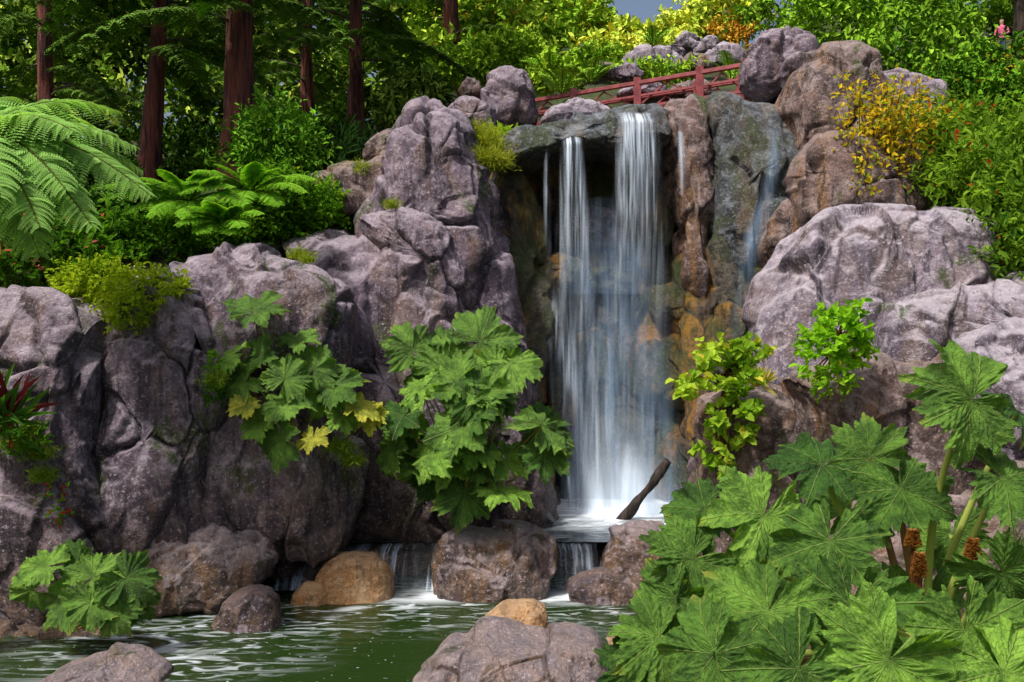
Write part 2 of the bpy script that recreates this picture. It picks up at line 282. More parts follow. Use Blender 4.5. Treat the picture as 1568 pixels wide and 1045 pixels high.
rock('boulder',[(40,1058),(72,1028),(130,1014),(200,1018),(245,1040),(262,1086),(220,1150),(60,1150)],7.9,T=.35,lean=.5,mat=POOLR,step=2.2,cells=6,amp=.7,e=.5)
rock('boulder',[(616,1074),(652,1036),(685,1004),(740,990),(850,992),(912,1002),(930,1040),(932,1090),(880,1180),(660,1180)],7.9,T=.5,lean=.6,mat=POOLR,e=.45,step=2.0,cells=8,amp=.7)
rock('boulder',[(738,946),(768,926),(810,920),(838,930),(842,975),(760,980)],9.3,T=.2,lean=.4,mat=ORNG,step=2.4,cells=4,amp=.3)
rock('boulder',[(922,985),(950,969),(992,973),(990,1010),(935,1010)],9.0,T=.2,mat=ORNG,step=2.6,cells=4,amp=.3)
rock('boulder',[(-40,950),(60,945),(180,948),(245,955),(250,985),(120,995),(-40,1000)],9.5,T=.4,lean=.3,mat=BROWN,cells=6)
for u,v,w,h,d,mt in [(1000,95,48,26,21,PURPB),(960,112,30,14,19.5,PURP),(1053,62,20,16,24,PURPB),(1110,86,34,20,20,PURPB),(1065,95,26,16,20,BROWN),(892,82,14,14,24,BROWN),(920,108,30,10,20,BROWN),(1085,70,22,14,23,PURPB),(1030,80,20,12,23,PURP),(1500,62,20,10,20,PURPB),(985,140,40,12,18.3,PURP),(1060,140,40,16,18.3,BROWN)]:
    rock('boulder',[(u-w,v+h*.3),(u-w*.7,v-h*.5),(u-w*.1,v-h),(u+w*.6,v-h*.7),(u+w,v),(u+w*.8,v+h),(u-w*.8,v+h)],d,T=w/F*d*.7,mat=mt,step=2.2,cells=6,amp=1.2,e=.6)
rock('pool_sill',[(440,848),(600,838),(800,838),(1000,838),(1100,850),(1100,960),(440,960)],12.0,T=.4,Tb=.3,mat=BROWN,lean=.0,e=.5,cells=12,amp=.2)
rock('ramp_stone',[(430,870),(470,850),(540,846),(600,852),(610,900),(560,940),(440,935)],11.6,T=.4,mat=ORNG,lean=.6,e=.6,cells=6,amp=.4)
# ---------------------------------------------------------------- terrain
def hgt(x,y):
    x=np.asarray(x,float); y=np.asarray(y,float)
    yf=np.interp(x,[-30,-6,-4,-3,-1.6,-.6,3.6,4.3,4.9,5.6,6.5,8,30],[10.2,10.6,11.1,12.3,13.4,16.3,16.3,15.2,13.6,12.2,11.4,10.6,9.5])
    t=x/np.maximum(y,1)
    L=np.interp(y,[9,10.5,13,16,24,40,60,90],[2.6,2.9,4.2,5.4,7.4,11.5,15,17])
    Cc=np.interp(y,[12,13,15,18,22,30,40,60,90],[3.6,4.2,5.6,6.1,8.7,12.2,15.0,17,18])
    Rr=np.interp(y,[9,11.6,14.2,15,18,22,30,40,60,90],[2.,3.4,5.3,6.2,8.0,9.4,12.5,17,21,22])
    wl=np.clip((-.02-t)/.16,0,1); wr=np.clip((t-.24)/.1,0,1)
    h=L*wl+Rr*wr+Cc*(1-wl-wr)
    k=np.clip((y-yf)/.6,0,1); k=k*k*(3-2*k)
    bank=-1.4+np.clip((x-1.5)/1.2,0,1)*np.clip((9.5-y)/2,0,1)*1.5
    h=bank*(1-k)+h*k
    return h+vnoise(np.stack([x*.6,y*.6,0*x],-1),3)*.15
xs=np.concatenate([np.linspace(-400,-30,12),np.linspace(-28,28,225),np.linspace(30,400,12)])
ys=np.concatenate([np.linspace(-60,1,8),np.linspace(1.5,45,180),np.linspace(47,90,20),np.linspace(120,600,8)])
X,Y=np.meshgrid(xs,ys); Z=hgt(X,Y); nx,ny=len(xs),len(ys)
i=np.arange(ny-1)[:,None]*nx; j=np.arange(nx-1)[None]
m,nt=new_mat('ground_soil'); o=nd(nt,'TexCoord',out=3)
c=mixc(nt,mr(nt,noise(nt,o,1.5,6),.35,.65),(.03,.022,.012),(.04,.075,.012)); n=noise(nt,o,12.,8,.7)
outp(nt,bsdf(nt,Base_Color=c,Roughness=.95,Normal=nd(nt,'Bump',{'Strength':.8,'Distance':.1,'Height':n})))
mesh_obj('ground',np.stack([X,Y,Z],-1).reshape(-1,3),np.stack([i+j,i+j+1,i+nx+j+1,i+nx+j],-1).reshape(-1,4),m)
# ---------------------------------------------------------------- water
def water_mat(name,base,foam_nodes,bump=.25,sc=2.):
    m,nt=new_mat(name); o=nd(nt,'TexCoord',out=3)
    n=noise(nt,mapv(nt,o,(1.,1.8,1)),sc,3,.5,.8)
    w=bsdf(nt,Base_Color=base,Roughness=.12,IOR=1.33,Normal=nd(nt,'Bump',{'Strength':bump,'Distance':.08,'Height':n}))
    f=foam_nodes(nt,o); fo=bsdf(nt,Base_Color=(.70,.77,.84),Roughness=.6)
    outp(nt,nd(nt,'MixShader',{0:f,1:w,2:fo})); return m
def dist_mask(nt,o,pt,r0,r1,sc=(1,1,0)):
    v=nd(nt,'VectorMath',{0:mapv(nt,nd(nt,'VectorMath',{0:o,1:tuple(pt)},operation='SUBTRACT'),sc)},1,operation='LENGTH')
    return mr(nt,v,r0,r1,1.,0.)
def foam_low(nt,o):
    s=mapv(nt,o,(.8,2.8,1)); f=noise(nt,s,1.1,3,.5,2.6); f=mr(nt,f,.50,.76)
    sp=noise(nt,mapv(nt,o,(.6,1.8,1)),5.,2,.5,1.2); f2=mr(nt,sp,.54,.72)
    a=dist_mask(nt,o,P(640,930,10.4),.2,1.5,(.8,1.,0)); b=dist_mask(nt,o,P(860,930,10.4),.2,1.5,(.8,1.,0)); c=dist_mask(nt,o,P(260,990,8.9),.3,1.6,(.8,1.,0)); c2=dist_mask(nt,o,P(470,945,9.8),.2,1.1,(.8,1.,0))
    core=mth(nt,'MAXIMUM',dist_mask(nt,o,P(650,912,10.6),.1,.85,(.7,2.0,0)),dist_mask(nt,o,P(865,915,10.55),.1,.75,(.8,1.8,0)))
    k=mth(nt,'MAXIMUM',mth(nt,'MAXIMUM',a,b),mth(nt,'MAXIMUM',c,c2))
    fa=mth(nt,'MAXIMUM',mth(nt,'MULTIPLY',f,.85),mth(nt,'MULTIPLY',f2,.8))
    r=mth(nt,'MAXIMUM',mth(nt,'MULTIPLY',fa,k),mth(nt,'MULTIPLY',core,mr(nt,noise(nt,s,2.4,4),.25,.55)))
    specks=mr(nt,noise(nt,o,24.,1,.4),.74,.78)
    return mth(nt,'MINIMUM',mth(nt,'MAXIMUM',mth(nt,'MULTIPLY',r,.9),mth(nt,'MULTIPLY',specks,.35)),.95)
def foam_up(nt,o):
    k=dist_mask(nt,o,P(940,780,14.3),.7,2.6,(.9,1,0)); n=noise(nt,mapv(nt,o,(1,2.2,1)),1.8,4,.6,1.5)
    return mth(nt,'MINIMUM',mth(nt,'ADD',mth(nt,'MULTIPLY',k,mr(nt,n,.2,.65,.2,.85)),mr(nt,n,.45,.7,0.,.4)),.92)
LOW=water_mat('pond_water',(.014,.032,.006),foam_low,.3,2.2)
UPW=water_mat('stream_water',(.04,.06,.07),foam_up,.3,3.)
def plane(name,x0,x1,y0,y1,z,mat,parent=None,n=40):
    X,Y=np.meshgrid(np.linspace(x0,x1,n),np.linspace(y0,y1,n)); i=np.arange(n-1)[:,None]*n; j=np.arange(n-1)[None]
    return mesh_obj(name,np.stack([X,Y,0*X+z],-1).reshape(-1,3),np.stack([i+j,i+j+1,i+n+j+1,i+n+j],-1).reshape(-1,4),mat,parent=parent)
plane('pond_water',-14,6,1,11.9,-.36,LOW); plane('stream_pool',-3.1,3.4,11.62,16.4,.045,UPW)
def fall_mat(name,dens,sx=9.,col=(.80,.87,.95),lo=.43,hi=.66,base=.04):
    m,nt=new_mat(name)
    uv=nd(nt,'Attribute',out=1,attribute_name='luv'); a=nd(nt,'SeparateColor',{0:nd(nt,'Attribute',attribute_name='Col')},0)
    n=noise(nt,mapv(nt,uv,(sx,.4,1)),1.,3,.6,.3); n2=noise(nt,mapv(nt,uv,(sx*4,.7,1)),1.,2,.6,.2)
    s=mth(nt,'ADD',mth(nt,'MULTIPLY',n,.68),mth(nt,'MULTIPLY',n2,.32))
    s=mr(nt,s,lo,hi,base,1.)
    al=mth(nt,'MINIMUM',mth(nt,'MULTIPLY',mth(nt,'MULTIPLY',s,a),dens),.93)
    outp(nt,nd(nt,'MixShader',{0:al,1:nd(nt,'BsdfTransparent'),2:nd(nt,'BsdfDiffuse',{0:col})})); return m
FALL=fall_mat('falling_water',.85,7.,(.68,.80,.95),lo=.43,hi=.72,base=.04); VEIL=fall_mat('water_veil',.38,4.,(.40,.60,.88),.38,.72,.12); MIST=fall_mat('spray',.72,2.,(.72,.85,1.),.3,.65,.35)
WF=empty('waterfall')
def sheet(name,rows,mat,n=60,m=120,seed=0,edge=.25,parent=WF,wob=.04,bow=.1):
    R=np.array(rows,float); t=np.linspace(0,1,m); tr=np.linspace(0,1,len(R)); R=np.stack([np.interp(t,tr,R[:,k]) for k in range(5)],1)
    s=np.linspace(0,1,n); U=R[:,1:2]+(R[:,2:3]-R[:,1:2])*s[None]; D=R[:,3:4]-bow*np.sin(s*math.pi)[None]+0*U
    k=D/F; V=np.stack([(U-784)*k,D,CH+(522.5-R[:,0:1])*k+0*U],-1)
    V[...,1]+=vnoise(np.stack([V[...,0]*5,V[...,2]*.6,0*U+seed],-1),seed)*wob
    e=np.clip(np.minimum(s,1-s)/edge,0,1); e=e*e*(3-2*e)
    tf=np.clip(t/.03,0,1)
    C=np.zeros((m,n,3)); C[...,0]=R[:,4:5]*e[None]*tf[:,None]
    dn=np.cumsum(np.r_[0,np.linalg.norm(np.diff(V[:,n//2],axis=0),axis=1)])
    UV=np.stack([V[...,0]+seed*3.3,0*U+dn[:,None],0*U+seed],-1)
    i=np.arange(m-1)[:,None]*n; j=np.arange(n-1)[None]
    return mesh_obj(name,V.reshape(-1,3),np.stack([i+j,i+j+1,i+n+j+1,i+n+j],-1).reshape(-1,4),mat,C.reshape(-1,3),UV.reshape(-1,3),parent)
sheet('east_stream',[(172,944,1010,14.25,.9),(185,943,1012,13.95,1.4),(250,938,1016,13.85,1.2),(330,932,1024,13.85,.75),(430,918,1030,13.95,.38),(520,898,1035,14.1,.25),(640,885,1042,14.2,.3),(770,870,1048,14.2,.6),(795,865,1052,14.1,.8)],FALL,seed=1,edge=.25)
sheet('west_stream',[(206,858,893,14.2,1.2),(218,857,894,13.95,1.5),(300,853,902,13.88,1.05),(380,846,914,13.9,.6),(470,840,922,14.0,.45),(600,848,942,14.15,.6),(700,858,972,14.15,.8),(790,856,995,14.1,1.)],FALL,seed=2,edge=.3)
sheet('thin_stream',[(215,832,843,14.1,.5),(300,831,845,14.0,.6),(420,832,848,14.1,.4),(470,830,855,14.2,.3)],FALL,n=20,seed=3,edge=.4)
sheet('gauze',[(300,892,950,14.0,.1),(350,885,960,14.05,.6),(400,855,1010,14.1,.7),(450,850,1010,14.1,.4)],VEIL,seed=4)
sheet('shelf_wash',[(440,812,880,14.3,.1),(470,812,880,14.15,.9),(500,818,882,14.1,1.1),(560,834,895,14.15,.7),(660,848,915,14.2,.8),(785,860,935,14.1,1.)],FALL,seed=5)
sheet('veil',[(360,860,1010,14.2,.1),(450,848,1030,14.1,.7),(640,845,1050,14.1,1.1),(770,845,1065,14.0,1.5),(800,840,1075,13.9,1.5)],VEIL,seed=6,edge=.3)
sheet('spray_skirt',[(600,880,1000,13.95,.0),(700,862,1025,13.9,.4),(765,848,1055,13.8,.9),(798,834,1072,13.6,1.2)],MIST,seed=7,edge=.35,bow=.3)
sheet('bright_foot',[(670,950,990,13.85,.0),(720,935,1005,13.8,.9),(770,925,1020,13.7,1.5),(800,910,1030,13.5,1.6)],MIST,seed=8,edge=.4,bow=.3)
sheet('edge_jet',[(670,850,862,13.95,.6),(720,860,874,13.9,1.1),(795,872,886,13.7,1.1)],FALL,n=16,seed=9)
sheet('trickle',[(195,1170,1205,14.0,.3),(240,1172,1208,13.9,.7),(300,1160,1195,13.85,.6),(380,1125,1180,13.8,.9),(430,1120,1165,13.8,.7),(520,1110,1150,13.8,.2)],VEIL,seed=10,edge=.4)
sheet('trickle_b',[(200,1035,1050,14.25,.9),(240,1037,1055,14.15,.8),(300,1040,1050,14.15,.2)],FALL,n=16,seed=11,edge=.4)
CS=empty('stream_cascade')
for k,(l,r_,dn) in enumerate([(575,628,1.2),(622,680,1.6),(834,915,1.8)]):
    sheet('cascade_%d'%(k+1),[(829,l,r_,11.8,.5),(836,l,r_,11.5,1.*dn),(846,l-1,r_+1,11.25,1.*dn),(870,l-3,r_+3,11.1,1.1*dn),(905,l-8,r_+8,10.85,1.3*dn)],FALL,n=30,m=50,seed=20+k,parent=CS,bow=.03)
sheet('cascade_ramp',[(832,450,600,11.7,.5),(845,445,590,11.25,.7),(868,430,520,10.95,.7),(885,420,480,10.7,.7),(905,410,470,10.6,.8)],FALL,n=40,m=50,seed=25,parent=CS,bow=.02)
# ---------------------------------------------------------------- foliage
def cloud(acc,blobs,n,size,cols,asp=.5,per=7,tw=.22,seed=0,up=.5,yel=.0,yc=(.3,.25,.02),shell=.6):
    r=np.random.default_rng(seed); B=np.array(blobs,float); cen=np.array([P(*b[:3]) for b in B]); k=B[:,2]/F
    rad=np.stack([B[:,3]*k,(B[:,3]+B[:,4])*.5*k,B[:,4]*k],1)
    w=(rad.prod(1))**(2/3); w/=w.sum(); nt_=max(1,n//per); bi=r.choice(len(B),nt_,p=w)
    dr=nrm(r.normal(size=(nt_,3))); rr=shell+(1-shell)*r.random(nt_); rr*=1+.45*vnoise(dr*2.5+bi[:,None]*7.7,seed)
    c=cen[bi]+dr*rad[bi]*rr[:,None]; td=nrm(dr+r.normal(0,.5,(nt_,3))+[0,0,up])
    L=tw*(.6+.8*r.random(nt_)); t=np.tile(np.linspace(.15,1,per),(nt_,1))
    O=c[:,None]+td[:,None]*(L[:,None]*t)[...,None]; side=r.normal(size=(nt_,per,3))
    D=nrm(td[:,None]*.5+side*.75); N=nrm(r.normal(0,.45,(nt_,per,3))+[0,-.35,.9]+.3*dr[:,None])
    cl=np.clip(.5+.7*vnoise(c*1.6,seed+2)+r.normal(0,.2,nt_),0,1)[:,None]; cl=np.clip(cl+r.normal(0,.15,(nt_,per)),0,1)[...,None]
    ca,cb=np.array(cols[0]),np.array(cols[1]); C=ca+(cb-ca)*cl
    if yel>0:
        ym=(r.random((nt_,per,1))<yel*2*np.clip(vnoise(c*1.1,seed+9)+.5,0,1)[:,None,None]); C=np.where(ym,np.array(yc),C)
    s=size*(.6+.8*r.random(nt_*per))
    leaf6(acc,O.reshape(-1,3),D.reshape(-1,3),N.reshape(-1,3),s,s*asp,C.reshape(-1,3))
def frond(acc,pts,nrmv,plen,npin=22,nl=9,col=(.08,.2,.02),seed=0,droop=.2,lw=1.,jit=.06):
    r=np.random.default_rng(seed); pts=np.asarray(pts,float); m=len(pts)
    t=np.linspace(.12,1,npin); q=np.stack([np.interp(t,np.linspace(0,1,m),pts[:,k]) for k in range(3)],1)
    T=nrm(np.gradient(q,axis=0)); N=nrm(np.asarray(nrmv)-T*(T@np.asarray(nrmv))[:,None]); S=np.cross(T,N)
    env=np.sin(np.clip(t,0,1)**.8*math.pi*.93+.12)**.8*plen+.02
    for sg in (-1,1):
        d=nrm(S*sg+T*.45+r.normal(0,jit,T.shape)); u=np.linspace(.05,1,nl)
        O=q[:,None]+d[:,None]*(env[:,None]*u)[...,None]-np.array([0,0,1.])*(droop*env[:,None]*u**2)[...,None]
        ll=(env[:,None]*.30*(1.05-u)+.012)*lw
        for s2 in (-1,1):
            dd=nrm(T[:,None]*s2+d[:,None]*.55+0*O)
            C=np.array(col)*(.75+.5*r.random((npin,1,1)))*np.ones((npin,nl,1))
            leaf6(acc,O.reshape(-1,3),dd.reshape(-1,3),np.repeat(N,nl,0),ll.ravel(),np.maximum(env[:,None]*1.15/nl+0*ll,.008).ravel(),C.reshape(-1,3),fold=.1)
    V,Fc=tube(pts,np.linspace(.012,.004,m),5); acc.add(V,Fc,(.12,.14,.03))
def stem(acc,pts,r0,r1,col,n=6):
    V,Fc=tube(pts,np.linspace(r0,r1,len(pts)),n); acc.add(V,Fc,col)
G1=((.03,.09,.008),(.14,.32,.02)); GD=((.012,.035,.006),(.06,.15,.015)); GY=((.16,.30,.02),(.42,.56,.05)); GM=((.03,.085,.01),(.11,.26,.02))
def mass(name,specs,seed=0,mat=None):
    a=Acc()
    for k,s in enumerate(specs): cloud(a,s['b'],s['n'],s['s'],s['c'],s.get('a',.5),s.get('per',7),s.get('tw',.22),seed*50+k,s.get('up',.5),s.get('y',0),s.get('yc',(.3,.25,.02)),s.get('sh',.6))
    return a.obj(name,mat or LEAF,smooth=False)
mass('shrub',[dict(b=[(30,410,11.3,70,28),(110,405,11.3,60,30),(60,370,12.2,90,35),(170,370,12,60,40)],n=8000,s=.095,c=GM,tw=.15,y=.04,yc=(.4,.1,.1)),
              dict(b=[(150,430,10.9,60,22),(215,450,10.5,50,26),(250,440,10.6,30,14),(120,450,10.6,30,14),(190,475,10.1,26,20)],n=5000,s=.06,c=((.12,.22,.01),(.36,.46,.03)),tw=.14)],1)
mass('shrub',[dict(b=[(245,380,12,60,36),(330,370,12.6,60,34),(300,350,13,60,36)],n=7000,s=.075,c=G1,tw=.15),
              dict(b=[(440,320,13,70,50),(400,340,12.8,60,30),(500,320,13.3,30,30)],n=8000,s=.075,c=G1,tw=.16,y=.05,yc=(.35,.42,.05))],2)
mass('shrub',[dict(b=[(420,230,14.5,50,60),(455,250,14.2,40,50),(390,250,15,50,40)],n=8000,s=.11,c=((.05,.13,.01),(.18,.40,.03)),tw=.25,a=.4)],3,FARLEAF)
mass('shrub',[dict(b=[(60,330,13.2,80,45),(190,330,13.5,70,40),(20,270,14,80,60),(140,290,14.5,60,40)],n=8000,s=.12,c=GM,tw=.2),
              dict(b=[(330,270,16,80,30),(270,240,18,80,40),(500,230,18,60,40),(560,190,20,60,40)],n=7000,s=.12,c=((.02,.05,.008),(.10,.22,.02)),tw=.2)],4,FARLEAF)
mass('shrub',[dict(b=[(640,150,17,35,20),(610,170,17,20,30)],n=2500,s=.17,c=((.03,.07,.01),(.18,.28,.04)),tw=.2,a=.3)],5,FARLEAF)
def fern(name,base,tips,plen,col,seed,arch=.35,npin=24,nl=8,droop=.2,up=None,lw=1.,mat=None,jit=.1):
    a=Acc(); b=np.asarray(base)
    for k,t in enumerate(tips):
        t=np.asarray(t); L=np.linalg.norm(t-b); mid=(b+t)/2+np.array([0,0,arch*L]); frond(a,bez(b,mid,t,14),[0,-.45,1] if up is None else up,plen*(.85+.3*random.random()),npin,nl,col,seed+k,droop,lw,jit)
    return a.obj(name,mat or LEAF,smooth=False)
random.seed(3)
for (u,v,d,s_,na_) in [(290,310,11.9,.8,12),(385,295,12.0,.75,11),(345,345,11.7,.5,9)]:
    c0=P(u,v,d); fern('fern',c0,[c0+np.array([math.cos(a)*s_*(.8+.5*random.random()),-.3-.3*random.random(),.38*math.sin(a)*s_+.03]) for a in np.linspace(.3,6.4,na_,endpoint=False)],.14,(.20,.42,.035),10+u,droop=.3,arch=.25,npin=28)
c0=P(-60,215,8.6); tf=empty('tree_fern')
o_=fern('fronds',c0,[P(u,v,d) for u,v,d in [(228,298,8.6),(205,225,9.1),(140,345,8.0),(180,170,9.6),(60,345,7.6),(110,200,8.2),(20,160,9.8),(60,390,8.2),(215,260,9.6),(0,300,7.4),(150,200,10.2),(100,290,7.9)]],.36,(.24,.42,.11),40,arch=.28,npin=38,nl=13,droop=.5,jit=.13); o_.parent=tf
V,Fc=tube([P(-60,215,8.6)+[0,0,z] for z in np.linspace(-5,.05,30)],.14,20,.03); mesh_obj('trunk',V,Fc,BARK2,parent=tf)
for k,(u,v,d,n_) in enumerate([(905,115,19.5,9),(840,108,20,8),(1000,60,23,7),(860,130,18,8),(1120,110,18.5,6)]):
    b=P(u,v,d); fern('fern',b+[0,0,-.2],[b+np.array([math.cos(a)*.6,math.sin(a)*.4-.2,.1+.2*random.random()]) for a in np.linspace(0,6.28,n_,endpoint=False)],.16,(.26,.48,.04),70+k*10,npin=14,nl=4,mat=FARLEAF)
def grass(name,spots,n,L,cols,seed,w=.012):
    r=np.random.default_rng(seed); a=Acc()
    for (u,v,d,s) in spots:
        c=P(u,v,d); O=c+r.normal(0,1,(n,3))*[s,s*.6,s*.4]; D=nrm(r.normal(0,.45,(n,3))+[0,-.2,1.]); l=L*(.5+.8*r.random(n))
        N=r.normal(size=(n,3)); t=r.random((n,1)); C=np.array(cols[0])*(1-t)+np.array(cols[1])*t
        leaf6(a,O,D,N,l*.6,w,C,.1); tip=O+nrm(D)*(l*.6)[:,None]; D2=nrm(nrm(D)+[0,-.1,-.6]+r.normal(0,.3,(n,3))); leaf6(a,tip,D2,N,l*.5,w*.7,C,.1)
    return a.obj(name,LEAF,smooth=False)
grass('grass_tuft',[(738,255,13.6,.12),(745,230,13.9,.12),(755,255,13.5,.1),(730,215,14.2,.12)],500,.26,((.16,.24,.02),(.45,.46,.06)),5)
grass('grass_tuft',[(455,395,11.5,.05),(472,402,11.4,.04),(600,318,12.4,.06),(555,260,13.3,.1)],150,.13,((.12,.2,.02),(.4,.46,.05)),6)
grass('grass_tuft',[(65,700,9.5,.06),(68,735,9.5,.05),(30,680,9.5,.1),(520,690,10.4,.08),(540,710,10.4,.06),(330,590,10.0,.05)],260,.14,((.12,.22,.02),(.32,.42,.05)),7)
grass('agapanthus_plant',[(520,250,15,.2),(490,270,14.6,.15),(540,240,15.5,.15)],160,.55,((.01,.03,.01),(.05,.12,.03)),8,.03)
def redwood(u,vb,d,wpx,seed,lean=0.,col=GD,nb=46,zmin=None,blen=2.4):
    r=np.random.default_rng(seed); t=empty('redwood_tree'); b=P(u,vb,d); b[2]=hgt(b[0],b[1])-.2; H=13.; R=wpx/2/F*d
    z=np.linspace(0,1,90)[:,None]; pts=b+z*np.array([lean,0,H]); V,Fc=tube(pts,R*(.6*np.exp(-z[:,0]*14)+.95-.75*z[:,0]),56,R*.16,seed); mesh_obj('trunk',V,Fc,BARK,parent=t)
    a=Acc(); w=Acc(); z0=P(u,zmin or 120,d)[2]
    for k in range(nb):
        zz=z0+(b[2]+H-z0)*(k/nb)**1.3*.95; f=(zz-b[2])/H; an=r.uniform(0,6.283); L=blen*(1.1-f)*r.uniform(.7,1.2)
        if k%3==0: an=r.uniform(3.6,5.8)
        s=b+np.array([lean*f,0,zz-b[2]]); dr=np.array([math.cos(an),math.sin(an),0]); e=s+dr*L+[0,0,-.35*L]; mid=s+dr*L*.5+[0,0,.15*L]
        br=bez(s,mid,e,14); stem(w,br,.03,.006,(.05,.02,.015),5)
        for q in range(3,14):
            for sg in (-1,1):
                sd=np.array([-dr[1],dr[0],0])*sg; l2=.55*(1.15-q/14)*r.uniform(.7,1.2); p0=br[q]; p2=p0+sd*l2+dr*l2*.6+[0,0,-.45*l2]
                cc=np.array(col[0])+(np.array(col[1])-np.array(col[0]))*r.random(); frond(a,bez(p0,(p0+p2)/2+[0,0,.03],p2,5),[0,0,1],.13,7,4,cc,k*40+q,.6,1.9,.25)
    a.obj('foliage',FARLEAF,t,False); w.obj('branches',BARK2,t)
CR=((.05,.12,.018),(.20,.36,.055))
redwood(365,225,14.8,46,1,zmin=40,nb=22,col=CR); redwood(226,290,16,28,2,lean=.9,zmin=90,nb=30,col=CR); redwood(545,232,19,25,3,zmin=100,nb=38,blen=3.2,col=CR)
redwood(75,200,21,26,4,lean=-.4,zmin=150,nb=30,blen=3.2,col=CR); redwood(690,150,26,26,5,zmin=120,nb=36,blen=4.,col=((.06,.15,.02),(.26,.44,.07))); redwood(470,150,27,22,6,zmin=130,nb=34,blen=4.,col=CR)
redwood(-40,220,14,50,7,zmin=60,nb=20,col=CR)
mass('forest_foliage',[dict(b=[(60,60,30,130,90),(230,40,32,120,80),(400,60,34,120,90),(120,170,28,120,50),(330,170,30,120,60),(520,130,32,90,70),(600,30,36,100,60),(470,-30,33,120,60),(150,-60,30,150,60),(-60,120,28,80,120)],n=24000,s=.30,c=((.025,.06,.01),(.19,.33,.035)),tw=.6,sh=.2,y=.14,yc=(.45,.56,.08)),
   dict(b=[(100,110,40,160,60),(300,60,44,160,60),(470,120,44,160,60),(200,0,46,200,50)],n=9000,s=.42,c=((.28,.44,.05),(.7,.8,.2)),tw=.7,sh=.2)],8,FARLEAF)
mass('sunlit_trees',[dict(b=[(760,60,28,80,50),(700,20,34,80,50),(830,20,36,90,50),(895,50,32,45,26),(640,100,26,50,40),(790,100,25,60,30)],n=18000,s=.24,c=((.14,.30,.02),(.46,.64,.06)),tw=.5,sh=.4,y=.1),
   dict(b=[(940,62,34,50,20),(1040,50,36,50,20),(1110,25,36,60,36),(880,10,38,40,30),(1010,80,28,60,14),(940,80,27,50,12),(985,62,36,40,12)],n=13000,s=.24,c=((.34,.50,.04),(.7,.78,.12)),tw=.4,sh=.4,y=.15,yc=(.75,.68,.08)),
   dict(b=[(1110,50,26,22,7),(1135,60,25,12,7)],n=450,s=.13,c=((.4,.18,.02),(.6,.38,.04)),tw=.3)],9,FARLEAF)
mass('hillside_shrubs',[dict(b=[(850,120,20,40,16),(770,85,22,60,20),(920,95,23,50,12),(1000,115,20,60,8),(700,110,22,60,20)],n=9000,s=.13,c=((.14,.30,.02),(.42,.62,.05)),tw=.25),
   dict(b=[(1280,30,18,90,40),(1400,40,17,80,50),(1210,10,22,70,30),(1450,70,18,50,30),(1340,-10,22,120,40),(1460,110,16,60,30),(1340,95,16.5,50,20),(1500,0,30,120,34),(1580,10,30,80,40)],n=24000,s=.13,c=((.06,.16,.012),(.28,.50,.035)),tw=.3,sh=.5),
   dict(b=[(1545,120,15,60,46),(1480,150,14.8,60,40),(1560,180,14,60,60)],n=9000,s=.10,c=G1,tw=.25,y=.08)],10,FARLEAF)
mass('shrub',[dict(b=[(1560,330,11,50,80),(1545,260,12,60,60),(1590,400,10.5,50,50),(1500,230,13,60,50),(1440,220,13.5,50,50),(1460,290,12.6,50,24)],n=13000,s=.11,c=((.04,.11,.01),(.22,.37,.035)),tw=.3,a=.35,up=.8,y=.02,yc=(.4,.05,.02))],11)
a=Acc(); w=Acc(); r=np.random.default_rng(5)
for k in range(40):
    b=P(1350+r.normal(0,14),320,12.8); e=P(1360+r.normal(0,42),110+abs(r.normal(0,60)),12.7+r.normal(0,.3)); pts=bez(b,(b+e)/2+r.normal(0,.12,3),e,16); stem(w,pts,.012,.004,(.14,.08,.04),5)
    n=60; t=r.uniform(.25,1,n); O=np.stack([np.interp(t,np.linspace(0,1,16),pts[:,i]) for i in range(3)],1)+r.normal(0,.07,(n,3))
    cc=np.where(r.random((n,1))<.65,np.array([.62,.46,.03]),np.array([.28,.36,.03]))*(.6+.6*r.random((n,1)))
    leaf6(a,O,r.normal(0,1,(n,3))+[0,-.3,0],r.normal(0,.5,(n,3))+[0,-.6,.8],.085,.045,cc)
t=empty('yellow_leaf_shrub'); a.obj('leaves',LEAF,t,False); w.obj('stems',STEM,t)
def round_plant(name,blobs,n,size,cols,seed,asp=.75,yel=.1,yc=(.4,.35,.03)):
    a=Acc(); cloud(a,blobs,n,size,cols,asp,9,.14,seed,.4,yel,yc,.75)
    for b in blobs:
        for k in range(6):
            e=P(b[0]+random.uniform(-.6,.6)*b[3],b[1]+random.uniform(-.6,.6)*b[4],b[2]); s=P(blobs[0][0],blobs[0][1]+blobs[0][4]*.6,blobs[0][2]+.1); stem(a,bez(s,(s+e)/2,e,6),.012,.006,(.12,.05,.03),5)
    return a.obj(name,LEAF,smooth=False)
round_plant('hanging_succulent_plant',[(1110,560,9.6,38,24),(1075,590,9.5,20,24),(1122,640,9.5,34,26),(1103,685,9.5,28,20),(1140,545,9.7,24,16),(1112,735,9.5,11,12)],1000,.095,((.12,.26,.015),(.38,.52,.05)),31,.8,.08,(.5,.46,.06))
round_plant('cliff_shrub',[(1275,525,9.0,42,24),(1290,500,9.0,28,18),(1268,560,9.0,26,18),(1310,545,9.1,18,14)],900,.085,((.06,.20,.01),(.26,.5,.025)),32,.6,.04)
a=Acc(); r=np.random.default_rng(8); b=P(1165,590,9.5); D=nrm(r.normal(0,.6,(26,3))+[0,-.3,.8]); leaf6(a,np.tile(b,(26,1)),D,np.tile([0,-1.,.3],(26,1)),.22,.04,(.5,.45,.14)); a.obj('pale_rosette_plant',LEAF,smooth=False)
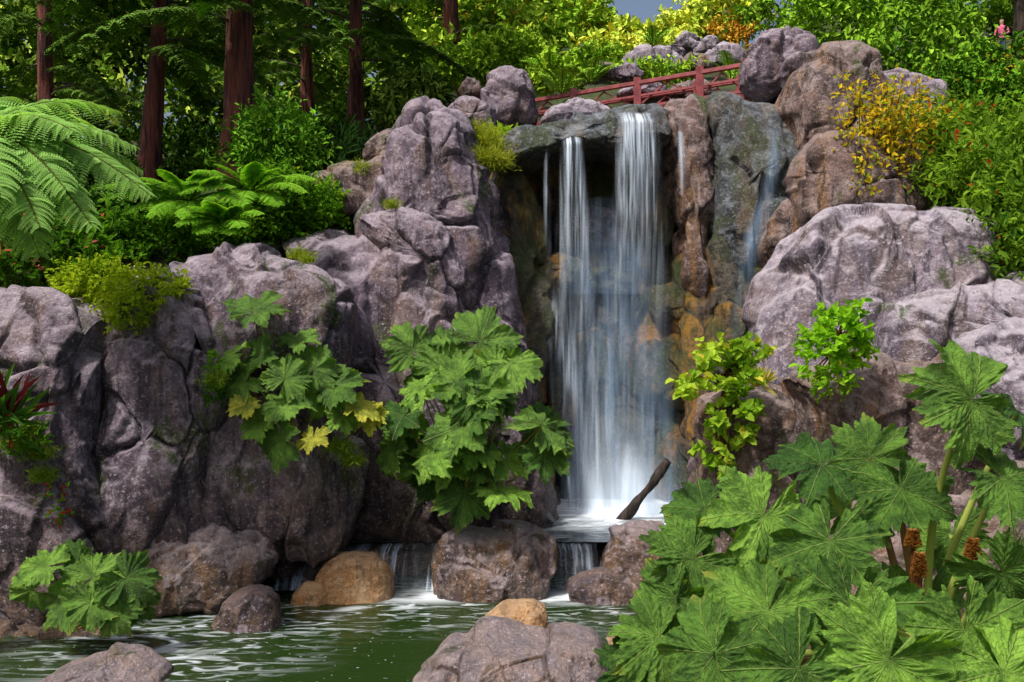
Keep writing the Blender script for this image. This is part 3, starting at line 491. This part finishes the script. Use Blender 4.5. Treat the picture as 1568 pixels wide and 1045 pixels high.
a=Acc(); b=P(5,650,9.0); n=60; D=nrm(r.normal(0,.55,(n,3))+[.25,-.3,.7]); leaf6(a,b+r.normal(0,.08,(n,3)),D,r.normal(0,.3,(n,3))+[0,-1.,.5],.5,.05,np.where(r.random((n,1))<.4,np.array([.18,.03,.04]),np.array([.08,.2,.03]))); a.obj('bromeliad_plant',LEAF,smooth=False)
mass('trailing_plant',[dict(b=[(330,600,10.0,10,26),(328,560,10.1,8,20)],n=500,s=.04,c=G1,tw=.05),dict(b=[(530,700,11.2,26,16),(20,670,9.4,40,20)],n=1600,s=.05,c=G1,tw=.1,y=.05),dict(b=[(90,770,9.4,10,26)],n=120,s=.05,c=G1,tw=.08,y=.3,yc=(.5,.04,.02)),dict(b=[(1275,595,8.95,24,12)],n=120,s=.07,c=GY,tw=.1),dict(b=[(770,215,14.6,30,14)],n=1200,s=.06,c=GY,tw=.1)],12)
# ---------------------------------------------------------------- gunnera
def gleaf(R,r,na=150,nr=10,cup=.12,droop=.35):
    th=np.linspace(-math.pi+.2,math.pi-.2,na)
    if r.random()<.6: cs=[0,.98,-.98,1.92,-1.92,2.62,-2.62]; Ls=[1,.97,.97,.90,.90,.72,.72]; w=.53
    else: cs=[0,.8,-.8,1.58,-1.58,2.36,-2.36]; Ls=[1,.98,.98,.94,.94,.82,.82]; w=.45
    rr=np.zeros(na); tt=np.zeros(na)
    for c,L in zip(cs,Ls):
        c=c+r.normal(0,.05); L=L*r.uniform(.88,1.1); t=(th-c)/w; v=L*(.96-.46*np.abs(t)**3.0+.06*np.cos(t*2*math.pi*1.25)); v=np.where(np.abs(t)<1.2,v,0)
        m_=v>rr; rr=np.where(m_,v,rr); tt=np.where(m_,t,tt)
    p1,p2=r.uniform(0,1,2)
    tri=lambda x: np.abs((x%1)-.5)*2
    rr=np.maximum(rr,.42)*(1-.13*tri(th*4.2+p1)-.07*tri(th*9.7+p2))
    rr*=1+.05*np.sin(th*3+p1*6)
    s=np.linspace(.0,1,nr)[:,None]; x=s*rr*np.cos(th); y=s*rr*np.sin(th)
    ph=r.uniform(0,6,4); q=s*rr
    z=cup*s**1.5+.10*s*np.minimum(np.abs(tt),1)**1.5*rr-droop*(q)**2.0+.09*s**2*np.sin(th*4+ph[0])+.075*s**2.5*np.sin(th*9+ph[1])+.035*s**3*np.sin(th*23+ph[3])+.14*x*np.sin(ph[2])*s-.2*droop*y*y
    z=z+.026*np.abs(np.sin((q*6-np.abs(tt)*2.4)*math.pi))*np.minimum(1,q*4)
    V=np.stack([x,y,z],-1)*R
    i=np.arange(nr-1)[:,None]*na; j=np.arange(na-1)[None]; Fc=np.stack([i+j,i+j+1,i+na+j+1,i+na+j],-1).reshape(-1,4)
    UV=np.stack([tt+0*s,s*rr,0*s*rr],-1)
    return V.reshape(-1,3),Fc,UV.reshape(-1,3)
def gunnera(name,base,leaves,seed,cols=((.035,.115,.014),(.19,.39,.05)),spikes=(),pr=.018,yellow=(),k_=1.):
    r=np.random.default_rng(seed); t=empty(name); A=Acc(); S=Acc()
    for k,(u,v,d,Rp,ang,tilt) in enumerate(leaves):
        R=k_*Rp/F*d; c=P(u,v,d); a=math.radians(ang); tip=np.array([math.cos(a),-.35,math.sin(a)])
        N=nrm(np.array([.3*math.cos(a),-math.cos(tilt),math.sin(tilt)])+r.normal(0,.26,3)); X_=nrm(tip-N*(tip@N)); Y_=np.cross(N,X_)
        big=Rp>=75; V,Fc,UV=gleaf(R,r,260 if big else 150,24 if big else 13,droop=r.uniform(.1,.5)); V=V-np.array([.15*R,0,0])
        W=c+V[:,:1]*X_+V[:,1:2]*Y_+V[:,2:3]*N
        q=r.random()**1.1; C=np.array(cols[0])+(np.array(cols[1])-np.array(cols[0]))*q
        if k in yellow: C=np.array([.42,.46,.05])
        A.add(W,Fc,C,UV)
        o_=c-.15*R*X_-N*.003; b=P(*base[:3])+r.normal(0,.06,3); mid=b*.35+o_*.65+np.array([0,.05,-.02])-N*.35*np.linalg.norm(o_-b)*.5
        V,Fc=tube(bez(b,mid,o_,18),np.linspace(pr,pr*.55,18),8); S.add(V,Fc,np.array([.30,.36,.08]) if r.random()<.6 else np.array([.25,.13,.06]))
    A.obj('leaves',GUN,t); S.obj('stalks',STEM,t)
    for (u,v,d,h) in spikes:
        b=P(u,v,d); a=Acc(); n=380; z=r.random(n); an=r.uniform(0,6.28,n); rad=.036*(1-z*.75)*np.minimum(1,z*6+.4)
        O=b+np.stack([np.cos(an)*rad,np.sin(an)*rad,z*h],1); leaf6(a,O,np.stack([np.cos(an),np.sin(an),.5+0*an],1),np.tile([0,0,1.],(n,1)),.022,.012,np.array([.30,.14,.05])*(.5+r.random((n,1))))
        stem(a,np.array([b+[0,0,-.3],b,b+[0,0,h*.9]]),.014,.014,(.12,.05,.02),6); a.obj('flower_spike',LEAF,t,False)
    return t
L=[(1475,618,4.9,116,200,.9),(1245,712,5.3,84,160,.8),(1165,800,5.1,106,235,.6),(1070,790,5.3,84,190,.75),(1050,862,5.1,88,200,.65),
 (1025,925,5.,84,200,.6),(1000,985,4.8,88,215,.55),(1268,845,4.8,106,250,.5),(1295,945,4.5,122,240,.5),(1165,950,4.5,122,220,.45),(1085,1015,4.4,110,210,.5),
 (1385,762,5.2,94,280,.7),(1330,690,5.7,74,100,.9),(1545,890,4.6,98,300,.6),(1485,985,4.2,116,280,.5),(1350,1030,4.1,136,230,.5),
 (1550,740,4.9,96,330,.7),(1570,640,5.3,84,20,.85),(1215,1040,4.1,114,230,.55),(1550,1045,4.,114,300,.6),(1120,905,5.4,80,180,.5),(1300,790,5.6,74,240,.6),(1455,830,5.6,76,250,.5),
 (960,1030,4.9,66,200,.6),(1230,900,5.6,84,270,.4),(1400,930,5.4,84,250,.35),(1430,1040,4.6,100,260,.5)]
gunnera('gunnera_plant',(1440,1010,5.3),L,201,spikes=[(1408,885,4.9,.13),(1490,862,4.7,.12),(1398,840,5.0,.10)],pr=.028,k_=1.06)
def dome(c,ru,rv,n,d,Rp,seed,dd=.7):
    r=np.random.default_rng(seed); o=[]
    for k in range(n):
        a=r.uniform(0,6.283); q=math.sqrt(r.random()); du,dv=math.cos(a)*q,math.sin(a)*q
        ang=math.degrees(math.atan2(-dv-.35,du)); o.append((c[0]+du*ru,c[1]+dv*rv,d-dd*(1-q*q)+.1*r.random(),Rp*r.uniform(.7,1.25),ang+r.normal(0,25),r.uniform(.3,.9)))
    return o
L=[(628,528,11.,60,100,.8),(690,520,11.1,52,60,.9),(745,522,10.9,72,20,.8),(790,560,10.8,60,-20,.8),(640,600,10.7,54,180,.7),(835,660,10.4,64,-30,.7),(600,690,10.6,52,200,.6),(710,765,10.5,58,260,.45),(770,755,10.4,62,280,.45),(840,700,10.4,54,-40,.5),(610,640,10.5,52,190,.6),(660,700,10.3,58,230,.5)]+dome((725,650),115,108,24,10.9,55,5)
gunnera('gunnera_plant',(720,760,11.4),L,202,pr=.013)
L=[(398,472,10.2,64,80,.8),(368,590,10.1,50,190,.6),(440,575,10.,52,60,.7),(432,625,9.9,50,250,.5),(520,590,10.2,54,20,.6),(428,680,9.9,62,250,.5),(485,560,10.2,50,60,.7),(372,625,9.9,36,250,.5),(478,674,9.8,34,270,.5),(555,625,10.2,46,-20,.5),(525,640,10.2,38,290,.5),(350,545,10.2,42,150,.6),(400,540,10.2,46,120,.6),(570,640,10.3,40,-30,.5),(500,610,10.3,46,300,.5),(345,585,10.2,36,180,.6),(460,520,10.3,40,80,.7),(395,650,10.,42,230,.5)]
gunnera('gunnera_plant',(470,700,10.7),L,203,pr=.012,yellow=(7,8,9,13))
L=[(64,868,8.6,54,150,.6),(100,925,8.5,56,230,.45),(150,878,8.6,60,60,.6),(200,892,8.5,60,-20,.5),(140,930,8.4,54,280,.45),(42,905,8.7,48,200,.5),(210,925,8.6,48,-40,.45),(120,856,8.8,46,90,.7),(180,940,8.4,46,-60,.45)]
gunnera('gunnera_plant',(120,960,9.),L,204,pr=.012)
V,Fc=tube(bez(P(945,805,13.2),P(985,760,13.),P(1024,706,12.9),40),np.linspace(.085,.05,40)*(1+.1*np.sin(np.linspace(0,9,40))),20,.02,4)
mesh_obj('driftwood_log',V,Fc,bark_mat('wet_wood',(.015,.012,.01),(.07,.05,.04)))
# ---------------------------------------------------------------- bridge
RED=plain('red_paint',(.24,.05,.055),.5,bs=8.); br=empty('footbridge')
def beam(name,a,b,w,h):
    a=np.asarray(a,float); b=np.asarray(b,float); T=nrm(b-a); up=np.array([0,0,1.]) if abs(T[2])<.9 else np.array([1.,0,0]); S=nrm(np.cross(T,up)); U=np.cross(S,T)
    V=[];c=.12
    for p in (a,b):
        for su,ss in [(-1,-1+c),(-1,1-c),(-1+c,1),(1-c,1),(1,1-c),(1,-1+c),(1-c,-1),(-1+c,-1)]: V.append(p+U*su*h/2+S*ss*w/2)
    Fc=[[k,(k+1)%8,8+(k+1)%8,8+k] for k in range(8)]+[[0,7,2,1],[7,6,3,2],[6,5,4,3],[8,9,10,15],[15,10,11,14],[14,11,12,13]]
    return mesh_obj(name,V,Fc,RED,parent=br,smooth=False)
A=P(800,159,18.5); B=P(1150,98,15.9); zt=7.42; A[2]=B[2]=zt
for side,off in (('near',0.),('far',1.0)):
    o_=np.array([.15*off,off,0])
    beam(side+'_top_rail',A+o_,B+o_,.10,.07); beam(side+'_mid_rail',A+o_+[0,0,-.24],B+o_+[0,0,-.24],.045,.04); beam(side+'_low_rail',A+o_+[0,0,-.46],B+o_+[0,0,-.46],.05,.05)
    ts=[.0,.25,.54,.80,.98]
    for k,t in enumerate(ts):
        p=A+(B-A)*t+o_; beam('%s_post_%d'%(side,k+1),p+[0,-.003,-.75],p+[0,-.003,.1],.13,.13)
    for k in range(4):
        p=A+(B-A)*ts[k]+o_; q=A+(B-A)*ts[k+1]+o_; m_=(p+q)/2; beam('%s_brace_%da'%(side,k),p+[0,.03,-.45],m_+[0,.03,-.05],.03,.03); beam('%s_brace_%db'%(side,k),m_+[0,.06,-.05],q+[0,.06,-.45],.03,.03)
    beam(side+'_girder',A+o_+[0,.01,-.66],B+o_+[0,.01,-.66],.1,.16)
A2=A+[.07,.5,-.56];B2=B+[.07,.5,-.56]; beam('deck',A2,B2,1.0,.05)
# ---------------------------------------------------------------- person on the hill path
def person(u,d):
    x=(u-784)/F*d; z0=float(hgt(x,d)); H=1.06; 
    J={'pel':(0,0,.53),'wa':(0,0,.6),'ch':(0,.005,.74),'nk':(0,0,.84),'hd0':(0,-.01,.88),'hd1':(0,-.01,.94),'hd2':(0,0,.985),
     'sl':(-.1,0,.80),'el':(-.14,-.01,.64),'wl':(-.12,-.08,.52),'hl':(-.12,-.10,.47),'sr':(.1,0,.80),'er':(.14,-.02,.65),'wr':(.08,-.13,.60),'hr':(.05,-.16,.59),
     'pl':(-.05,0,.5),'kl':(-.055,-.01,.28),'al':(-.055,.01,.05),'tl':(-.06,-.08,.015),'pr':(.05,0,.5),'kr':(.06,-.02,.28),'ar':(.065,.0,.05),'tr':(.07,-.09,.015)}
    Rr={'pel':.075,'wa':.068,'ch':.085,'nk':.03,'hd0':.042,'hd1':.052,'hd2':.03,'sl':.038,'el':.028,'wl':.02,'hl':.018,'sr':.038,'er':.028,'wr':.02,'hr':.018,'pl':.055,'kl':.038,'al':.025,'tl':.02,'pr':.055,'kr':.038,'ar':.025,'tr':.02}
    E=[('pel','wa'),('wa','ch'),('ch','nk'),('nk','hd0'),('hd0','hd1'),('hd1','hd2'),('ch','sl'),('sl','el'),('el','wl'),('wl','hl'),('ch','sr'),('sr','er'),('er','wr'),('wr','hr'),('pel','pl'),('pl','kl'),('kl','al'),('al','tl'),('pel','pr'),('pr','kr'),('kr','ar'),('ar','tr')]
    ks=list(J); me=bpy.data.meshes.new('p'); me.from_pydata([tuple(np.array(J[k])*H) for k in ks],[(ks.index(a),ks.index(b)) for a,b in E],[])
    ob=bpy.data.objects.new('p',me); bpy.context.collection.objects.link(ob); ob.modifiers.new('s','SKIN'); sd=me.skin_vertices[0].data
    for k,n in enumerate(ks): sd[k].radius=(Rr[n]*H,Rr[n]*H*.85); sd[k].use_root=(n=='pel')
    ob.modifiers.new('b','SUBSURF').levels=2
    bpy.context.view_layer.update(); dg=bpy.context.evaluated_depsgraph_get(); em=bpy.data.meshes.new_from_object(ob.evaluated_get(dg)); bpy.data.objects.remove(ob)
    em.materials.clear()
    for nm,c in [('skin',(.5,.28,.2)),('pink_shirt',(.65,.12,.25)),('jeans',(.05,.07,.15)),('hair',(.05,.025,.015)),('shoes',(.05,.05,.05))]: em.materials.append(plain(nm,c,.7))
    for p in em.polygons:
        c=p.center/H; 
        if c.z>.955 or (c.z>.86 and c.y>.012): mi=3
        elif c.z>.85: mi=0
        elif abs(c.x)>.1 and c.z<.62 and c.z>.4: mi=0
        elif c.y<-.09 and c.z>.5: mi=0
        elif c.z>.54: mi=1
        elif c.z>.05: mi=2
        else: mi=4
        p.material_index=mi; p.use_smooth=True
    o2=bpy.data.objects.new('person',em); bpy.context.collection.objects.link(o2); o2.location=(x,d,z0+.0); o2.rotation_euler=(0,0,-.5)
person(1534,22)
t=empty('oak_tree'); b=P(1562,120,19); b[2]=hgt(b[0],b[1])-.2
V,Fc=tube(b+np.linspace(0,1,40)[:,None]*np.array([.3,0,7.]),np.linspace(.2,.1,40),24,.03,3); mesh_obj('trunk',V,Fc,BARK2,parent=t)
a=Acc(); w=Acc()
for k in range(8):
    s=b+np.array([.2,0,4.2+k*.35]); an=k*2.4; e=s+np.array([math.cos(an)*2.2,math.sin(an)*2.2,1.]); stem(w,bez(s,(s+e)/2+[0,0,.3],e,10),.07,.02,(.1,.07,.05))
cloud(a,[(1500,-90,19,160,50),(1620,-60,19,100,60),(1560,-150,19,160,60)],6000,.14,G1,.5,7,.3,88); a.obj('foliage',FARLEAF,t,False); w.obj('limbs',BARK2,t)
# ---------------------------------------------------------------- scale to real size, light, camera
for o in list(bpy.context.scene.objects):
    if o.parent is None: o.scale=(SCALE,)*3; o.location=o.location*SCALE
sc=bpy.context.scene; w=bpy.data.worlds.new('World'); sc.world=w; w.use_nodes=True; nt=w.node_tree; nt.nodes.clear()
EL,AZ=math.radians(57),math.radians(226)
sky=nt.nodes.new('ShaderNodeTexSky'); sky.sky_type='NISHITA'; sky.sun_disc=False; sky.sun_elevation=EL; sky.sun_rotation=AZ; sky.dust_density=7.
bg=nt.nodes.new('ShaderNodeBackground'); bg.inputs[1].default_value=.145; ow=nt.nodes.new('ShaderNodeOutputWorld'); nt.links.new(sky.outputs[0],bg.inputs[0]); nt.links.new(bg.outputs[0],ow.inputs[0])
ld=bpy.data.lights.new('sun','SUN'); ld.energy=4.3; ld.angle=math.radians(4); ld.color=(1,.95,.88); lo=bpy.data.objects.new('sun',ld); bpy.context.collection.objects.link(lo)
from mathutils import Vector
sd=Vector((math.sin(AZ)*math.cos(EL),math.cos(AZ)*math.cos(EL),math.sin(EL))); lo.rotation_euler=sd.to_track_quat('Z','Y').to_euler()
cd=bpy.data.cameras.new('camera'); cd.lens=36*F/1568; cd.sensor_width=36; cd.clip_end=3000; co=bpy.data.objects.new('camera',cd); bpy.context.collection.objects.link(co)
co.location=(0,0,CH*SCALE); co.rotation_euler=(math.pi/2,0,0); sc.camera=co
sc.view_settings.view_transform='Standard'; sc.view_settings.look='None'; sc.view_settings.exposure=0
print('POLYS',sum(len(o.data.polygons) for o in sc.objects if o.type=='MESH'))
